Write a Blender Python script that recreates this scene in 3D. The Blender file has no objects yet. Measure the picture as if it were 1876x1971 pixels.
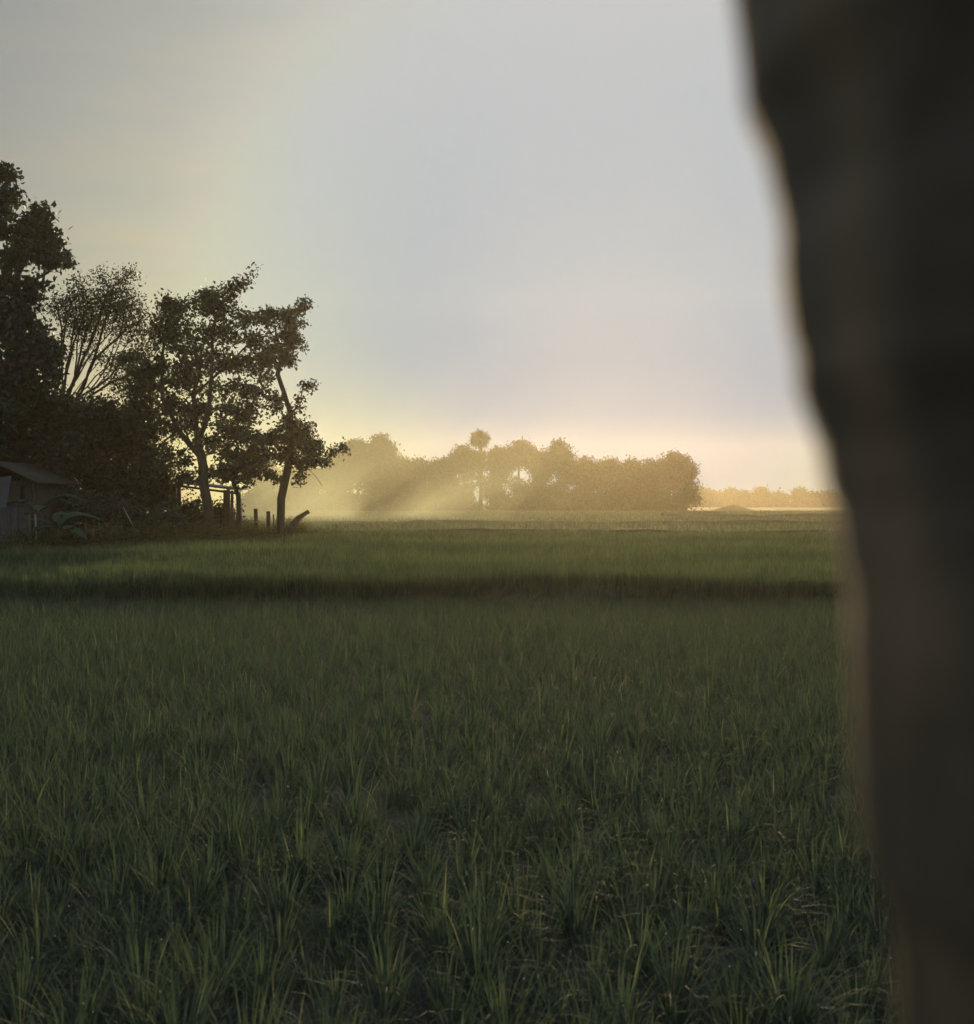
import bpy, math, random
import numpy as np
from mathutils import Vector
rnd = random.Random(7); rng = np.random.default_rng(7)
sc = bpy.context.scene
R = math.radians
# ------------------------------------------------------------------ camera
F = 2264.0; CX, HY, CAMZ = 938.0, 968.0, 1.6          # photo measured at 1876 x 1971
cam = bpy.data.cameras.new('camera'); camo = bpy.data.objects.new('camera', cam)
sc.collection.objects.link(camo); sc.camera = camo
cam.sensor_fit = 'HORIZONTAL'; cam.sensor_width = 36; cam.lens = 36 * F / 1876
camo.location = (0, 0, CAMZ); camo.rotation_euler = (R(90 - 0.44), 0, 0)
cam.clip_start = 0.01; cam.clip_end = 4000
cam.dof.use_dof = True; cam.dof.focus_distance = 20; cam.dof.aperture_fstop = 5.2
# ------------------------------------------------------------------ light
SUN_AZ, SUN_EL = R(6.0), R(8.0)                      # azimuth to the right of +Y
SD = Vector((math.sin(SUN_AZ) * math.cos(SUN_EL), math.cos(SUN_AZ) * math.cos(SUN_EL), math.sin(SUN_EL)))
sl = bpy.data.lights.new('sun', 'SUN'); sl.energy = 2.9; sl.angle = R(0.5); sl.color = (1.0, 0.72, 0.38)
so = bpy.data.objects.new('sun', sl); sc.collection.objects.link(so)
so.rotation_euler = (-SD).to_track_quat('-Z', 'Y').to_euler(); so.location = SD * 60
w = bpy.data.worlds.new('World'); sc.world = w; w.use_nodes = True
nt = w.node_tree; nt.nodes.clear()
def nd(t, ty, **kw):
    n = t.nodes.new(ty)
    for k, v in kw.items(): setattr(n, k, v)
    return n
def mth(t, op, a, b=None, c=None, clamp=False):
    n = nd(t, 'ShaderNodeMath', operation=op); n.use_clamp = clamp
    for i, v in enumerate((a, b, c)):
        if v is None: continue
        if isinstance(v, (int, float)): n.inputs[i].default_value = v
        else: t.links.new(v, n.inputs[i])
    return n.outputs[0]
def mixc(t, fac, a, b, blend='MIX'):
    n = nd(t, 'ShaderNodeMix', data_type='RGBA', blend_type=blend)
    for i, v in ((0, fac), (6, a), (7, b)):
        if isinstance(v, (int, float)): n.inputs[i].default_value = v
        elif isinstance(v, tuple): n.inputs[i].default_value = (*v, 1)
        else: t.links.new(v, n.inputs[i])
    return n.outputs[2]
def ramp(t, fac, stops):
    n = nd(t, 'ShaderNodeValToRGB'); cr = n.color_ramp
    while len(cr.elements) < len(stops): cr.elements.new(0.5)
    for e, (p, c) in zip(cr.elements, stops):
        e.position = p; e.color = (*c, 1) if isinstance(c, tuple) else (c, c, c, 1)
    t.links.new(fac, n.inputs[0]); return n.outputs[0]
sky = nd(nt, 'ShaderNodeTexSky', sky_type='NISHITA', sun_disc=False)
sky.sun_elevation = SUN_EL; sky.sun_rotation = SUN_AZ; sky.dust_density = 2.0; sky.air_density = 1.0
tc = nd(nt, 'ShaderNodeTexCoord')
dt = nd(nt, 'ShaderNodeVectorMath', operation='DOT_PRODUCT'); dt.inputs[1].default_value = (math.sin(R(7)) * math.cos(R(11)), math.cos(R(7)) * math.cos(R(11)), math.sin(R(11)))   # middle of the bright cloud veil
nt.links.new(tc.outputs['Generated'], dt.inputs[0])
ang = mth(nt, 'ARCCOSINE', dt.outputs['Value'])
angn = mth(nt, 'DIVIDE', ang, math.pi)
# thin bright cloud veil round the sun, greyer to the sides; rear sky raised and blued as added fill (angle / 180 deg)
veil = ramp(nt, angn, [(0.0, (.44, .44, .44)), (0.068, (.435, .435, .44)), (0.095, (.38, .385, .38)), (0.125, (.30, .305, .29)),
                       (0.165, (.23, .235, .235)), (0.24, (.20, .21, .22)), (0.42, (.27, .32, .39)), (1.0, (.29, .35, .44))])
# thin cloud streaks
mp = nd(nt, 'ShaderNodeMapping'); mp.inputs['Scale'].default_value = (2.2, 2.2, 15.0); mp.inputs['Rotation'].default_value = (0, R(-9), 0)
nt.links.new(tc.outputs['Generated'], mp.inputs[0])
nz = nd(nt, 'ShaderNodeTexNoise'); nz.inputs['Scale'].default_value = 2.4; nz.inputs['Detail'].default_value = 4; nz.inputs['Distortion'].default_value = .4
nt.links.new(mp.outputs[0], nz.inputs[0])
streak = ramp(nt, nz.outputs[0], [(0.35, (.95, .98, .99)), (0.5, (1, 1, 1)), (0.66, (1.06, 1.02, .97))])
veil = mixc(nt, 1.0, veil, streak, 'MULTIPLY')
sxy = nd(nt, 'ShaderNodeSeparateXYZ'); nt.links.new(tc.outputs['Generated'], sxy.inputs[0])
low = ramp(nt, sxy.outputs[2], [(0.0, (.0, .28, .66)), (.075, (.08, .38, .74)), (.17, (.57, .73, .87)), (.38, (.96, .975, .985)), (.6, (1, 1, 1))])
wt = nd(nt, 'ShaderNodeMapRange', interpolation_type='SMOOTHSTEP'); wt.inputs[1].default_value = R(8); wt.inputs[2].default_value = R(22); wt.inputs[3].default_value = 1; wt.inputs[4].default_value = 0
nt.links.new(ang, wt.inputs[0]); low = mixc(nt, wt.outputs[0], (1., 1., 1.), low)
wt2 = nd(nt, 'ShaderNodeMapRange', interpolation_type='SMOOTHSTEP'); wt2.inputs[1].default_value = R(8); wt2.inputs[2].default_value = R(17)
nt.links.new(ang, wt2.inputs[0]); grn = ramp(nt, sxy.outputs[2], [(0.0, (1.14, 1.11, .66)), (.12, (1.07, 1.09, .88)), (.3, (1.01, 1.02, .98)), (.5, (1, 1, 1))])
low = mixc(nt, 1.0, low, mixc(nt, wt2.outputs[0], (1., 1., 1.), grn), 'MULTIPLY')
skys = mixc(nt, 1.0, sky.outputs[0], (.078, .078, .078), 'MULTIPLY')
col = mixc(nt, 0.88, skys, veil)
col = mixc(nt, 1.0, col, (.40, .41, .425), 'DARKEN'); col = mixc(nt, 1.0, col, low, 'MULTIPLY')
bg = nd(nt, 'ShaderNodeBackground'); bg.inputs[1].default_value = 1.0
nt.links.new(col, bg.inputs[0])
wo = nd(nt, 'ShaderNodeOutputWorld'); nt.links.new(bg.outputs[0], wo.inputs[0])
vs = sc.view_settings; vs.view_transform = 'Standard'; vs.look = 'None'; vs.exposure = 0.42; vs.gamma = 1
cy = sc.cycles; cy.use_denoising = True; cy.max_bounces = 6; cy.diffuse_bounces = 3; cy.transmission_bounces = 3
cy.volume_bounces = 0; cy.transparent_max_bounces = 8; cy.volume_step_rate = 2.0; cy.volume_max_steps = 64; cy.use_adaptive_sampling = True; cy.adaptive_threshold = 0.02
cy.sample_clamp_indirect = 3; cy.caustics_reflective = False; cy.caustics_refractive = False

# ------------------------------------------------------------------ helpers
def P(x, y, D):                                        # photo measure -> metres at depth D
    return np.array([(x - CX) / F * D, D, CAMZ + (HY - y) / F * D])
def mesh(name, V, faces, mats, tint=None, midx=None, smooth=False):
    """faces: int array (n,k) or list of such arrays"""
    if not isinstance(faces, list): faces = [faces]
    me = bpy.data.meshes.new(name); V = np.asarray(V, np.float32)
    me.vertices.add(len(V)); me.vertices.foreach_set('co', V.ravel())
    faces = [np.asarray(f, np.int32) for f in faces if len(f)]
    nl = sum(f.size for f in faces); npol = sum(len(f) for f in faces)
    me.loops.add(nl); me.loops.foreach_set('vertex_index', np.concatenate([f.ravel() for f in faces]))
    tot = np.concatenate([np.full(len(f), f.shape[1], np.int32) for f in faces])
    me.polygons.add(npol); st = np.zeros(npol, np.int32); st[1:] = np.cumsum(tot)[:-1]
    me.polygons.foreach_set('loop_start', st); me.polygons.foreach_set('loop_total', tot)
    if not isinstance(mats, (list, tuple)): mats = [mats]
    for m in mats: me.materials.append(m)
    if midx is not None: me.polygons.foreach_set('material_index', np.asarray(midx, np.int32))
    if smooth: me.polygons.foreach_set('use_smooth', np.ones(npol, bool))
    if tint is not None:
        a = me.attributes.new('tint', 'FLOAT', 'POINT'); a.data.foreach_set('value', np.asarray(tint, np.float32))
    me.update(calc_edges=True); return me
def link(name, me, parent=None, **props):
    o = bpy.data.objects.new(name, me); sc.collection.objects.link(o)
    if parent is not None: o.parent = parent
    for k, v in props.items(): o[k] = v
    return o
def empty(name, loc, label, cat, group=None):
    o = link(name, None, label=label, category=cat); o.location = loc
    if group: o['group'] = group
    return o
class MB:                                              # small mesh collector
    def __init__(s): s.V = []; s.Q = []; s.T = []; s.n = 0
    def add(s, V, Q=(), T=()):
        V = np.asarray(V, float)
        if len(Q): s.Q.append(np.asarray(Q, int) + s.n)
        if len(T): s.T.append(np.asarray(T, int) + s.n)
        s.V.append(V); s.n += len(V)
    def box(s, c, d, M=None):
        c = np.array(c, float); d = np.array(d, float) / 2
        V = np.array([[x, y, z] for x in (-1, 1) for y in (-1, 1) for z in (-1, 1)]) * d
        if M is not None: V = V @ np.array(M).T
        s.add(V + c, [(0, 1, 3, 2), (4, 6, 7, 5), (0, 4, 5, 1), (2, 3, 7, 6), (0, 2, 6, 4), (1, 5, 7, 3)])
    def tube(s, pts, rad, k=7, wob=0.0):
        pts = np.asarray(pts, float); n = len(pts)
        rad = np.full(n, rad) if np.isscalar(rad) else np.asarray(rad, float)
        tan = np.gradient(pts, axis=0); tan /= np.linalg.norm(tan, axis=1)[:, None] + 1e-9
        ref = np.array([1., 0.2, 0.]) if abs(tan[0][2]) > .6 else np.array([0, 0, 1.])
        A = np.cross(tan, ref); A /= np.linalg.norm(A, axis=1)[:, None] + 1e-9; B = np.cross(tan, A)
        th = np.arange(k) / k * 2 * math.pi
        rr = rad[:, None] * (1 + wob * rng.uniform(-1, 1, (n, k)))
        V = pts[:, None, :] + rr[..., None] * (np.cos(th)[None, :, None] * A[:, None, :] + np.sin(th)[None, :, None] * B[:, None, :])
        V = np.concatenate([V.reshape(-1, 3), pts[:1], pts[-1:]])
        Q = [(i * k + j, i * k + (j + 1) % k, (i + 1) * k + (j + 1) % k, (i + 1) * k + j) for i in range(n - 1) for j in range(k)]
        T = [((j + 1) % k, j, n * k) for j in range(k)] + [((n - 1) * k + j, (n - 1) * k + (j + 1) % k, n * k + 1) for j in range(k)]
        s.add(V, Q, T)
    def build(s, name, mat, parent=None, smooth=False, org=None, **props):
        V = np.concatenate(s.V); 
        if org is not None: V = V - np.array(org)
        f = []
        if s.Q: f.append(np.concatenate(s.Q))
        if s.T: f.append(np.concatenate(s.T))
        o = link(name, mesh(name, V, f, mat, smooth=smooth), parent, **props)
        return o

# ------------------------------------------------------------------ materials
def new_mat(name):
    m = bpy.data.materials.new(name); m.use_nodes = True; t = m.node_tree
    return m, t, t.nodes['Principled BSDF'], t.nodes['Material Output']
def leaf_mat(name, stops, transl=0.35, rough=.5, tcol=(1.5, 1.55, .75), spec=.35):
    m, t, b, out = new_mat(name)
    at = nd(t, 'ShaderNodeAttribute', attribute_name='tint')
    c = ramp(t, at.outputs['Fac'], stops)
    t.links.new(c, b.inputs['Base Color']); b.inputs['Roughness'].default_value = rough
    b.inputs['Specular IOR Level'].default_value = spec
    tr = nd(t, 'ShaderNodeBsdfTranslucent'); t.links.new(mixc(t, 1.0, c, tcol, 'MULTIPLY'), tr.inputs[0])
    mx = nd(t, 'ShaderNodeMixShader'); mx.inputs[0].default_value = transl
    t.links.new(b.outputs[0], mx.inputs[1]); t.links.new(tr.outputs[0], mx.inputs[2]); t.links.new(mx.outputs[0], out.inputs[0])
    return m
def noise_mat(name, stops, scale=4, rough=.9, bump=.3, stretch=(1, 1, 1), detail=8, metal=0., spec=.3):
    m, t, b, out = new_mat(name)
    g = nd(t, 'ShaderNodeTexCoord'); mp = nd(t, 'ShaderNodeMapping'); mp.inputs['Scale'].default_value = stretch
    t.links.new(g.outputs['Object'], mp.inputs[0])
    n = nd(t, 'ShaderNodeTexNoise'); n.inputs['Scale'].default_value = scale; n.inputs['Detail'].default_value = detail
    t.links.new(mp.outputs[0], n.inputs[0])
    t.links.new(ramp(t, n.outputs[0], stops), b.inputs['Base Color'])
    b.inputs['Roughness'].default_value = rough; b.inputs['Metallic'].default_value = metal; b.inputs['Specular IOR Level'].default_value = spec
    bp = nd(t, 'ShaderNodeBump'); bp.inputs['Strength'].default_value = bump; bp.inputs['Distance'].default_value = .03
    t.links.new(n.outputs[0], bp.inputs['Height']); t.links.new(bp.outputs[0], b.inputs['Normal'])
    return m
M_rice = leaf_mat('rice blades', [(0, (.046, .062, .054)), (.5, (.070, .094, .072)), (.85, (.12, .145, .085)), (1, (.22, .20, .13))], .36, .7, (1.25, 1.5, .9), .12)
M_riceF = leaf_mat('far rice blades', [(0, (.032, .048, .036)), (.45, (.066, .090, .060)), (1, (.14, .16, .095))], .42, .7, (1.2, 1.45, .9), .1)
M_leaf = leaf_mat('broad leaves', [(0, (.028, .040, .036)), (.6, (.044, .060, .050)), (1, (.075, .09, .058))], .22, .5, spec=.2)
M_leafd = leaf_mat('dense dark leaves', [(0, (.028, .040, .036)), (.6, (.042, .056, .050)), (1, (.06, .07, .056))], .20, .5, spec=.2)
M_far = leaf_mat('distant leaves', [(0, (.022, .030, .016)), (.6, (.034, .043, .02)), (1, (.05, .058, .028))], .3, .6, spec=.1)
M_ban = leaf_mat('banana leaf', [(0, (.025, .045, .028)), (1, (.045, .07, .04))], .12, .85, spec=.05)
M_weed = leaf_mat('weeds', [(0, (.03, .045, .02)), (.6, (.07, .075, .03)), (1, (.16, .11, .06))], .35, .6)
M_bark = noise_mat('bark', [(.3, (.035, .03, .024)), (.6, (.07, .058, .045)), (.8, (.11, .095, .075))], 6, bump=.8, stretch=(1, 1, .3))
M_barkn = noise_mat('rough trunk bark', [(.40, (.060, .044, .029)), (.5, (.125, .088, .055)), (.60, (.22, .15, .09))], 16, rough=.72, spec=.45, bump=1.0, stretch=(1, 1, .35))
M_wood = noise_mat('old wood', [(.3, (.04, .034, .028)), (.7, (.10, .085, .07))], 8, stretch=(3, 3, .4), bump=.6)
M_pale = noise_mat('pale bamboo', [(.3, (.14, .13, .10)), (.7, (.32, .29, .24))], 6, rough=.5, stretch=(3, 3, .5))
M_tin = noise_mat('weathered tin', [(.3, (.032, .032, .034)), (.6, (.055, .055, .058)), (.8, (.08, .055, .04))], 3, rough=.45, metal=.35, bump=.1)  # tone lowered to stand in for the canopy shade on the fence
M_roof = noise_mat('dull roof sheet', [(.3, (.16, .16, .19)), (.7, (.30, .30, .34))], 3, rough=.35, metal=.5, bump=.1)
M_plank = noise_mat('woven wall', [(.3, (.035, .035, .028)), (.7, (.065, .062, .05))], 5, stretch=(1, 1, 4), bump=.4)  # dark tone carries the tree shade over the hut
M_tarp = noise_mat('grey tarpaulin', [(.3, (.038, .038, .04)), (.7, (.055, .055, .058))], 3, rough=.5, bump=.3)  # grey darkened, shade of the crowns above put into the colour
M_dark = noise_mat('dark opening', [(.3, (.012, .012, .010)), (.7, (.02, .02, .016))], 3)
M_dew = new_mat('dew')[0]; b = M_dew.node_tree.nodes['Principled BSDF']; b.inputs['Base Color'].default_value = (.75, .78, .75, 1); b.inputs['Roughness'].default_value = .15
M_soil = noise_mat('wet soil', [(.3, (.018, .016, .012)), (.55, (.034, .030, .022)), (.8, (.055, .046, .032))], 2.5, rough=.8, bump=.6)
M_mud = noise_mat('bank earth', [(.3, (.045, .042, .025)), (.7, (.08, .07, .04))], 1.2, rough=1, bump=.5, spec=.05)

GZ = .17   # the near plot lies lower than the rest
# ------------------------------------------------------------------ ground
def soil():                                           # one sheet: wet soil near, field colours far away
    m, t, b, out = new_mat('ground')
    g = nd(t, 'ShaderNodeNewGeometry')
    sx = nd(t, 'ShaderNodeSeparateXYZ'); t.links.new(g.outputs['Position'], sx.inputs[0])
    n = nd(t, 'ShaderNodeTexNoise'); n.inputs['Scale'].default_value = 2.0; n.inputs['Detail'].default_value = 8; t.links.new(g.outputs['Position'], n.inputs[0])
    near = ramp(t, n.outputs[0], [(.3, (.030, .032, .027)), (.6, (.045, .045, .037)), (.8, (.055, .053, .043))])
    mp = nd(t, 'ShaderNodeMapping'); mp.inputs['Scale'].default_value = (.012, .07, 1); t.links.new(g.outputs['Position'], mp.inputs[0])
    n2 = nd(t, 'ShaderNodeTexNoise'); n2.inputs['Scale'].default_value = 1.0; n2.inputs['Detail'].default_value = 5; t.links.new(mp.outputs[0], n2.inputs[0])
    far = ramp(t, n2.outputs[0], [(.35, (.045, .055, .022)), (.5, (.075, .092, .03)), (.62, (.10, .10, .04)), (.72, (.12, .10, .055))])
    k = nd(t, 'ShaderNodeMapRange'); k.inputs[1].default_value = 45; k.inputs[2].default_value = 60; t.links.new(sx.outputs[1], k.inputs[0])
    t.links.new(mixc(t, k.outputs[0], near, far), b.inputs['Base Color']); b.inputs['Roughness'].default_value = .9; b.inputs['Specular IOR Level'].default_value = .2
    bp = nd(t, 'ShaderNodeBump'); bp.inputs['Strength'].default_value = .7; bp.inputs['Distance'].default_value = .05
    t.links.new(n.outputs[0], bp.inputs['Height']); t.links.new(bp.outputs[0], b.inputs['Normal'])
    return m
xs = np.unique(np.concatenate([np.linspace(-700, 700, 29), np.linspace(-12, 12, 97)]))
ys = np.unique(np.concatenate([np.linspace(-60, 1100, 30), np.linspace(1.5, 16.5, 90), [19.75, 20.1, 20.3]]))
X, Y = np.meshgrid(xs, ys); nearm = ((abs(X) < 11.9) & (Y > 1.6) & (Y < 16.4))
Z = np.where(nearm, rng.normal(0, .012, X.shape) + .015 * np.sin(X * 3.1 + 1) * np.sin(Y * 2.3), 0) + np.where(Y < 19.9, -GZ, np.where(Y < 20.2, -.04, 0))
iy, ix = np.meshgrid(np.arange(len(ys) - 1), np.arange(len(xs) - 1), indexing='ij'); nx = len(xs)
a = (iy * nx + ix).ravel()
link('ground', mesh('ground', np.stack([X, Y, Z], -1).reshape(-1, 3), np.stack([a, a + 1, a + nx + 1, a + nx], 1), soil(), smooth=True), kind='structure')

# ------------------------------------------------------------------ rice
def blades(pos, az, h, w, lean, bend, seg=3, tintv=None):
    N = len(pos); t = np.linspace(0, 1, seg + 1)[None, :]
    dx, dy = np.cos(az)[:, None], np.sin(az)[:, None]
    out = h[:, None] * (lean[:, None] * t + bend[:, None] * t ** 2.4)
    up = h[:, None] * (t * np.sqrt(np.clip(1 - lean[:, None] ** 2, .2, 1)) - .75 * bend[:, None] ** 1.1 * t ** 3)
    c = np.stack([pos[:, 0:1] + dx * out, pos[:, 1:2] + dy * out, pos[:, 2:3] + up], -1)
    ww = w[:, None] * np.clip(np.minimum(.45 + 2.2 * t, 1.0) * (1 - t ** 2.2) + .03, 0, 1) / 2
    tw = az + math.pi / 2 + rng.normal(0, .5, N)
    wx, wy = np.cos(tw)[:, None] * ww, np.sin(tw)[:, None] * ww
    off = np.stack([wx, wy, np.zeros_like(wx)], -1)
    V = np.stack([c - off, c + off], 2).reshape(-1, 3)         # N*(seg+1)*2
    base = (np.arange(N) * (seg + 1) * 2)[:, None] + (np.arange(seg) * 2)[None, :]
    base = base.ravel(); Q = np.stack([base, base + 1, base + 3, base + 2], 1)
    if tintv is None: tintv = rng.beta(2, 2.2, N)
    return V, Q, np.repeat(tintv, (seg + 1) * 2), c[:, -1]
def clump(nb, hh, seg=5):
    az = rng.uniform(0, 2 * math.pi, nb); r = np.abs(rng.normal(0, .042, nb))
    pos = np.stack([np.cos(az) * r, np.sin(az) * r, np.zeros(nb)], 1)
    h = hh * np.where(rng.random(nb) < .3, rng.uniform(.45, .8, nb), rng.uniform(.75, 1.12, nb)); w = rng.uniform(.004, .0085, nb)
    lean = np.clip(rng.gamma(2.0, .14, nb), .02, .85)
    bend = np.where(rng.random(nb) < .35, rng.uniform(.3, .75, nb), rng.uniform(.02, .25, nb))
    tv = np.clip(rng.beta(2, 2.4, nb), 0, .92); tv[rng.random(nb) < .025] = 1
    return blades(pos, az, h, w, lean, bend, seg, tv)
icoV = np.array([(0, 0, 1), (1, 0, 0), (0, 1, 0), (-1, 0, 0), (0, -1, 0), (0, 0, -1)], float)
icoT = np.array([(0, 1, 2), (0, 2, 3), (0, 3, 4), (0, 4, 1), (5, 2, 1), (5, 3, 2), (5, 4, 3), (5, 1, 4)])
def clump_mesh(i):
    nb = rnd.randint(50, 82); hh = rnd.uniform(.24, .35)
    V, Q, T, tips = clump(nb, hh)
    Vs, Ts, tt, n = [V], [], [T], len(V)
    for k in rng.choice(nb, 1, replace=False):
        Vs.append(icoV * (.0026 if i % 2 else .0009) + tips[k]); Ts.append(icoT + n); tt.append(np.zeros(6)); n += 6
    Tr = np.concatenate(Ts)
    return mesh('rice_clump', np.concatenate(Vs), [Q, Tr], [M_rice, M_dew], np.concatenate(tt), np.concatenate([np.zeros(len(Q)), np.ones(len(Tr))]))
S = .205; cells = []
ca, sa = math.cos(R(5)), math.sin(R(5))
for i in range(-98, 99):
    for j in range(0, 102):
        u, v = i * S * .95, 2.6 + j * S
        x, y = u * ca - (v) * sa, u * sa + v * ca
        if rnd.random() < .035: continue
        x += rnd.gauss(0, .035); y += rnd.gauss(0, .035)
        if 2.6 < y < 20.5: cells.append((x, y))
inview = [c for c in cells if abs(c[0]) < .43 * c[1] + .15 and 3.5 < c[1]]
# the trunk hides the right part
inview = sorted([c for c in inview if c[0] < .37 * c[1] + .1], key=lambda c: c[1])[:300]
near_set = set(inview)
var = [clump_mesh(i) for i in range(16)]
for k, (x, y) in enumerate(inview):
    o = link('rice_clump', var[rnd.randrange(16)], label='one green rice clump of the closest rows of the paddy field', category='rice clump', group='rice clumps of the closest rows')
    o.location = (x, y, -GZ - .005); o.rotation_euler = (rnd.uniform(-.07, .07), rnd.uniform(-.07, .07), rnd.uniform(0, 6.28)); s = rnd.uniform(.78, 1.15); o.scale = (s, s, s * rnd.uniform(.9, 1.1))
# the rest of the near plot
rest = [c for c in cells if c not in near_set and abs(c[0]) < .5 * c[1] + 2.5]
Vs, Qs, Ts, n = [], [], [], 0
for (x, y) in rest:
    nb = 42 if y < 9 else 32
    V, Q, T, _ = clump(nb, rnd.uniform(.25, .35), 4 if y < 10 else 3)
    V = V + np.array([x, y, float(np.interp(y, [19.75, 20.1], [-GZ, 0])) - .005]); Vs.append(V); Qs.append(Q + n); Ts.append(T); n += len(V)
link('rice_crop', mesh('rice_crop', np.concatenate(Vs), np.concatenate(Qs), M_rice, np.concatenate(Ts)), kind='stuff',
     label='rows of green rice behind the closest clumps, up to the dark ditch', category='rice crop')
# middle plot: dense and even, its left edge runs back along the trees
def scatter(n, f): 
    out = []
    while sum(len(o) for o in out) < n:
        p = f(n); out.append(p)
    return np.concatenate(out)[:n]
def left_edge(Y): return np.interp(Y, [18, 30, 33, 50, 60], [-17.5, -14.8, -13.2, -7.2, -7.0])
def mid(n):
    Y = 19.8 + np.where(rng.random(n) < .18, rng.random(n) * 2.4, rng.random(n) * 32.3); Xx = rng.uniform(-24, 26, n)
    edge = 20.1 + .35 * np.sin(Xx * .5 + 1) + .2 * np.sin(Xx * 1.3) + .12 * np.sin(Xx * 3.7) + rng.normal(0, .08, n)
    ok = (abs(Xx) < .43 * Y + 3) & (Xx > left_edge(Y) + .3 * np.sin(Y * 1.7)) & (Y > edge) & (rng.random(n) < (19 / Y) ** .5)
    return np.stack([Xx, Y, np.interp(Y, [19.75, 20.1], [-GZ, 0])], 1)[ok]
n = 380000; pos = scatter(n, mid)
hgt = rng.uniform(.22, .46, n) * (1 + .10 * np.sin(pos[:, 0] * .9 + 2 * np.sin(pos[:, 1] * .6)) + .06 * np.sin(pos[:, 1] * 1.9 + pos[:, 0] * .3))
tn = np.clip(rng.beta(1, 1.2, n) * .85 + .16 * np.sin(pos[:, 0] * .35 + 1.5 * np.sin(pos[:, 1] * .5)) + .04, 0, 1)
hid = np.random.default_rng(3).random((400, 400)); cxi = np.floor((pos[:, 0] + 40 + .06 * pos[:, 1]) / .26).astype(int) % 400; cyi = np.floor(pos[:, 1] / .3).astype(int) % 400
hv = hid[cxi, cyi]; hgt = hgt * (.82 + .34 * hv); tn = np.clip(tn + .5 * (hv - .5), 0, 1)
V, Q, T, _ = blades(pos, rng.uniform(0, 6.28, n), hgt, rng.uniform(.010, .024, n) * (pos[:, 1] / 22) ** .6, np.abs(rng.normal(0, .18, n)), np.abs(rng.normal(.08, .14, n)), 2, tn)
link('rice_field', mesh('rice_field', V, Q, M_riceF, T), kind='stuff', label='dense even stand of bright green rice beyond the dark ditch', category='rice field')
# further fields
def farf(n):
    Y = 56 + rng.random(n) ** 1.3 * 150; Xx = rng.uniform(-60, 95, n)
    ok = (abs(Xx) < .43 * Y + 4) & (rng.random(n) < .6 + .4 * np.sin(Y * .35 + Xx * .02)) & ~((Y > 84) & (Y < 88)) & ~((Y > 118) & (Y < 124))
    return np.stack([Xx, Y, np.zeros(n)], 1)[ok]
n = 110000; pos = scatter(n, farf)
V, Q, T, _ = blades(pos, rng.uniform(0, 6.28, n), rng.uniform(.2, .5, n), rng.uniform(.03, .08, n) * (pos[:, 1] / 80), np.abs(rng.normal(0, .3, n)), np.abs(rng.normal(.1, .2, n)), 2)
link('far_grass', mesh('far_grass', V, Q, M_riceF, T), kind='stuff', label='pale green hazy grass of the further fields before the tree line', category='grass')

# banks between the plots
def bank(name, pts, wd, ht, label, seed):
    rr = np.random.default_rng(seed); pts = np.array(pts, float)
    d = np.concatenate([[0], np.cumsum(np.linalg.norm(np.diff(pts, axis=0), axis=1))]); L = d[-1]; m = int(L / max(.4, wd * .3))
    t = np.linspace(0, L, m); cx = np.interp(t, d, pts[:, 0]); cyy = np.interp(t, d, pts[:, 1])
    prof = [(-1.0, -.05), (-.6, .45), (-.3, .85), (0, 1), (.35, .8), (.65, .4), (1.0, -.05)]
    V = []
    for i in range(m):
        hs = ht * (1 + .18 * math.sin(cx[i] * .31 + seed) + .12 * math.sin(cx[i] * .83 + 2 * seed) + .05 * rr.normal())
        for (u, v) in prof: V.append((cx[i], cyy[i] + u * wd / 2 + rr.normal(0, .02), v * hs + (rr.normal(0, .01) if v > 0 else 0)))
    k = len(prof); Q = [(i * k + j, i * k + j + 1, (i + 1) * k + j + 1, (i + 1) * k + j) for i in range(m - 1) for j in range(k - 1)]
    link(name, mesh(name, V, np.array(Q), M_mud, smooth=True), kind='structure', label=label)
bank('field_bank', [(-7, 55), (40, 54.2)], 1.6, .34, 'low brown earth bank behind the dense rice stand', 1)
bank('field_bank', [(-30, 86), (60, 86)], 2.5, .3, 'low earth bank across the further fields', 2)
bank('field_bank', [(18, 121), (95, 119)], 3.0, .45, 'rough earth bank in front of the mound', 3)
bank('field_bank', [(40, 160), (150, 156)], 4.0, .35, 'farthest low earth bank before the far trees', 4)
# mound
mb = MB(); c = P(1413, 985, 250); nr, na = 8, 28; V = []
for i in range(nr + 1):
    for j in range(na):
        f = i / nr; th = j / na * 2 * math.pi; r = (1 - f) ** .8
        V.append((c[0] + r * 5.0 * math.cos(th) * (1 + .1 * math.sin(3 * th)), c[1] + r * 5 * math.sin(th), -.1 + 1.35 * f ** 1.3 * (1 + .12 * math.sin(2 * th + 3 * f) * (1 - f))))
Q = [(i * na + j, i * na + (j + 1) % na, (i + 1) * na + (j + 1) % na, (i + 1) * na + j) for i in range(nr) for j in range(na)]
link('earth_mound', mesh('earth_mound', V, np.array(Q), M_mud, smooth=True), kind='structure', label='small dark mound of earth out in the fields')

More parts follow.
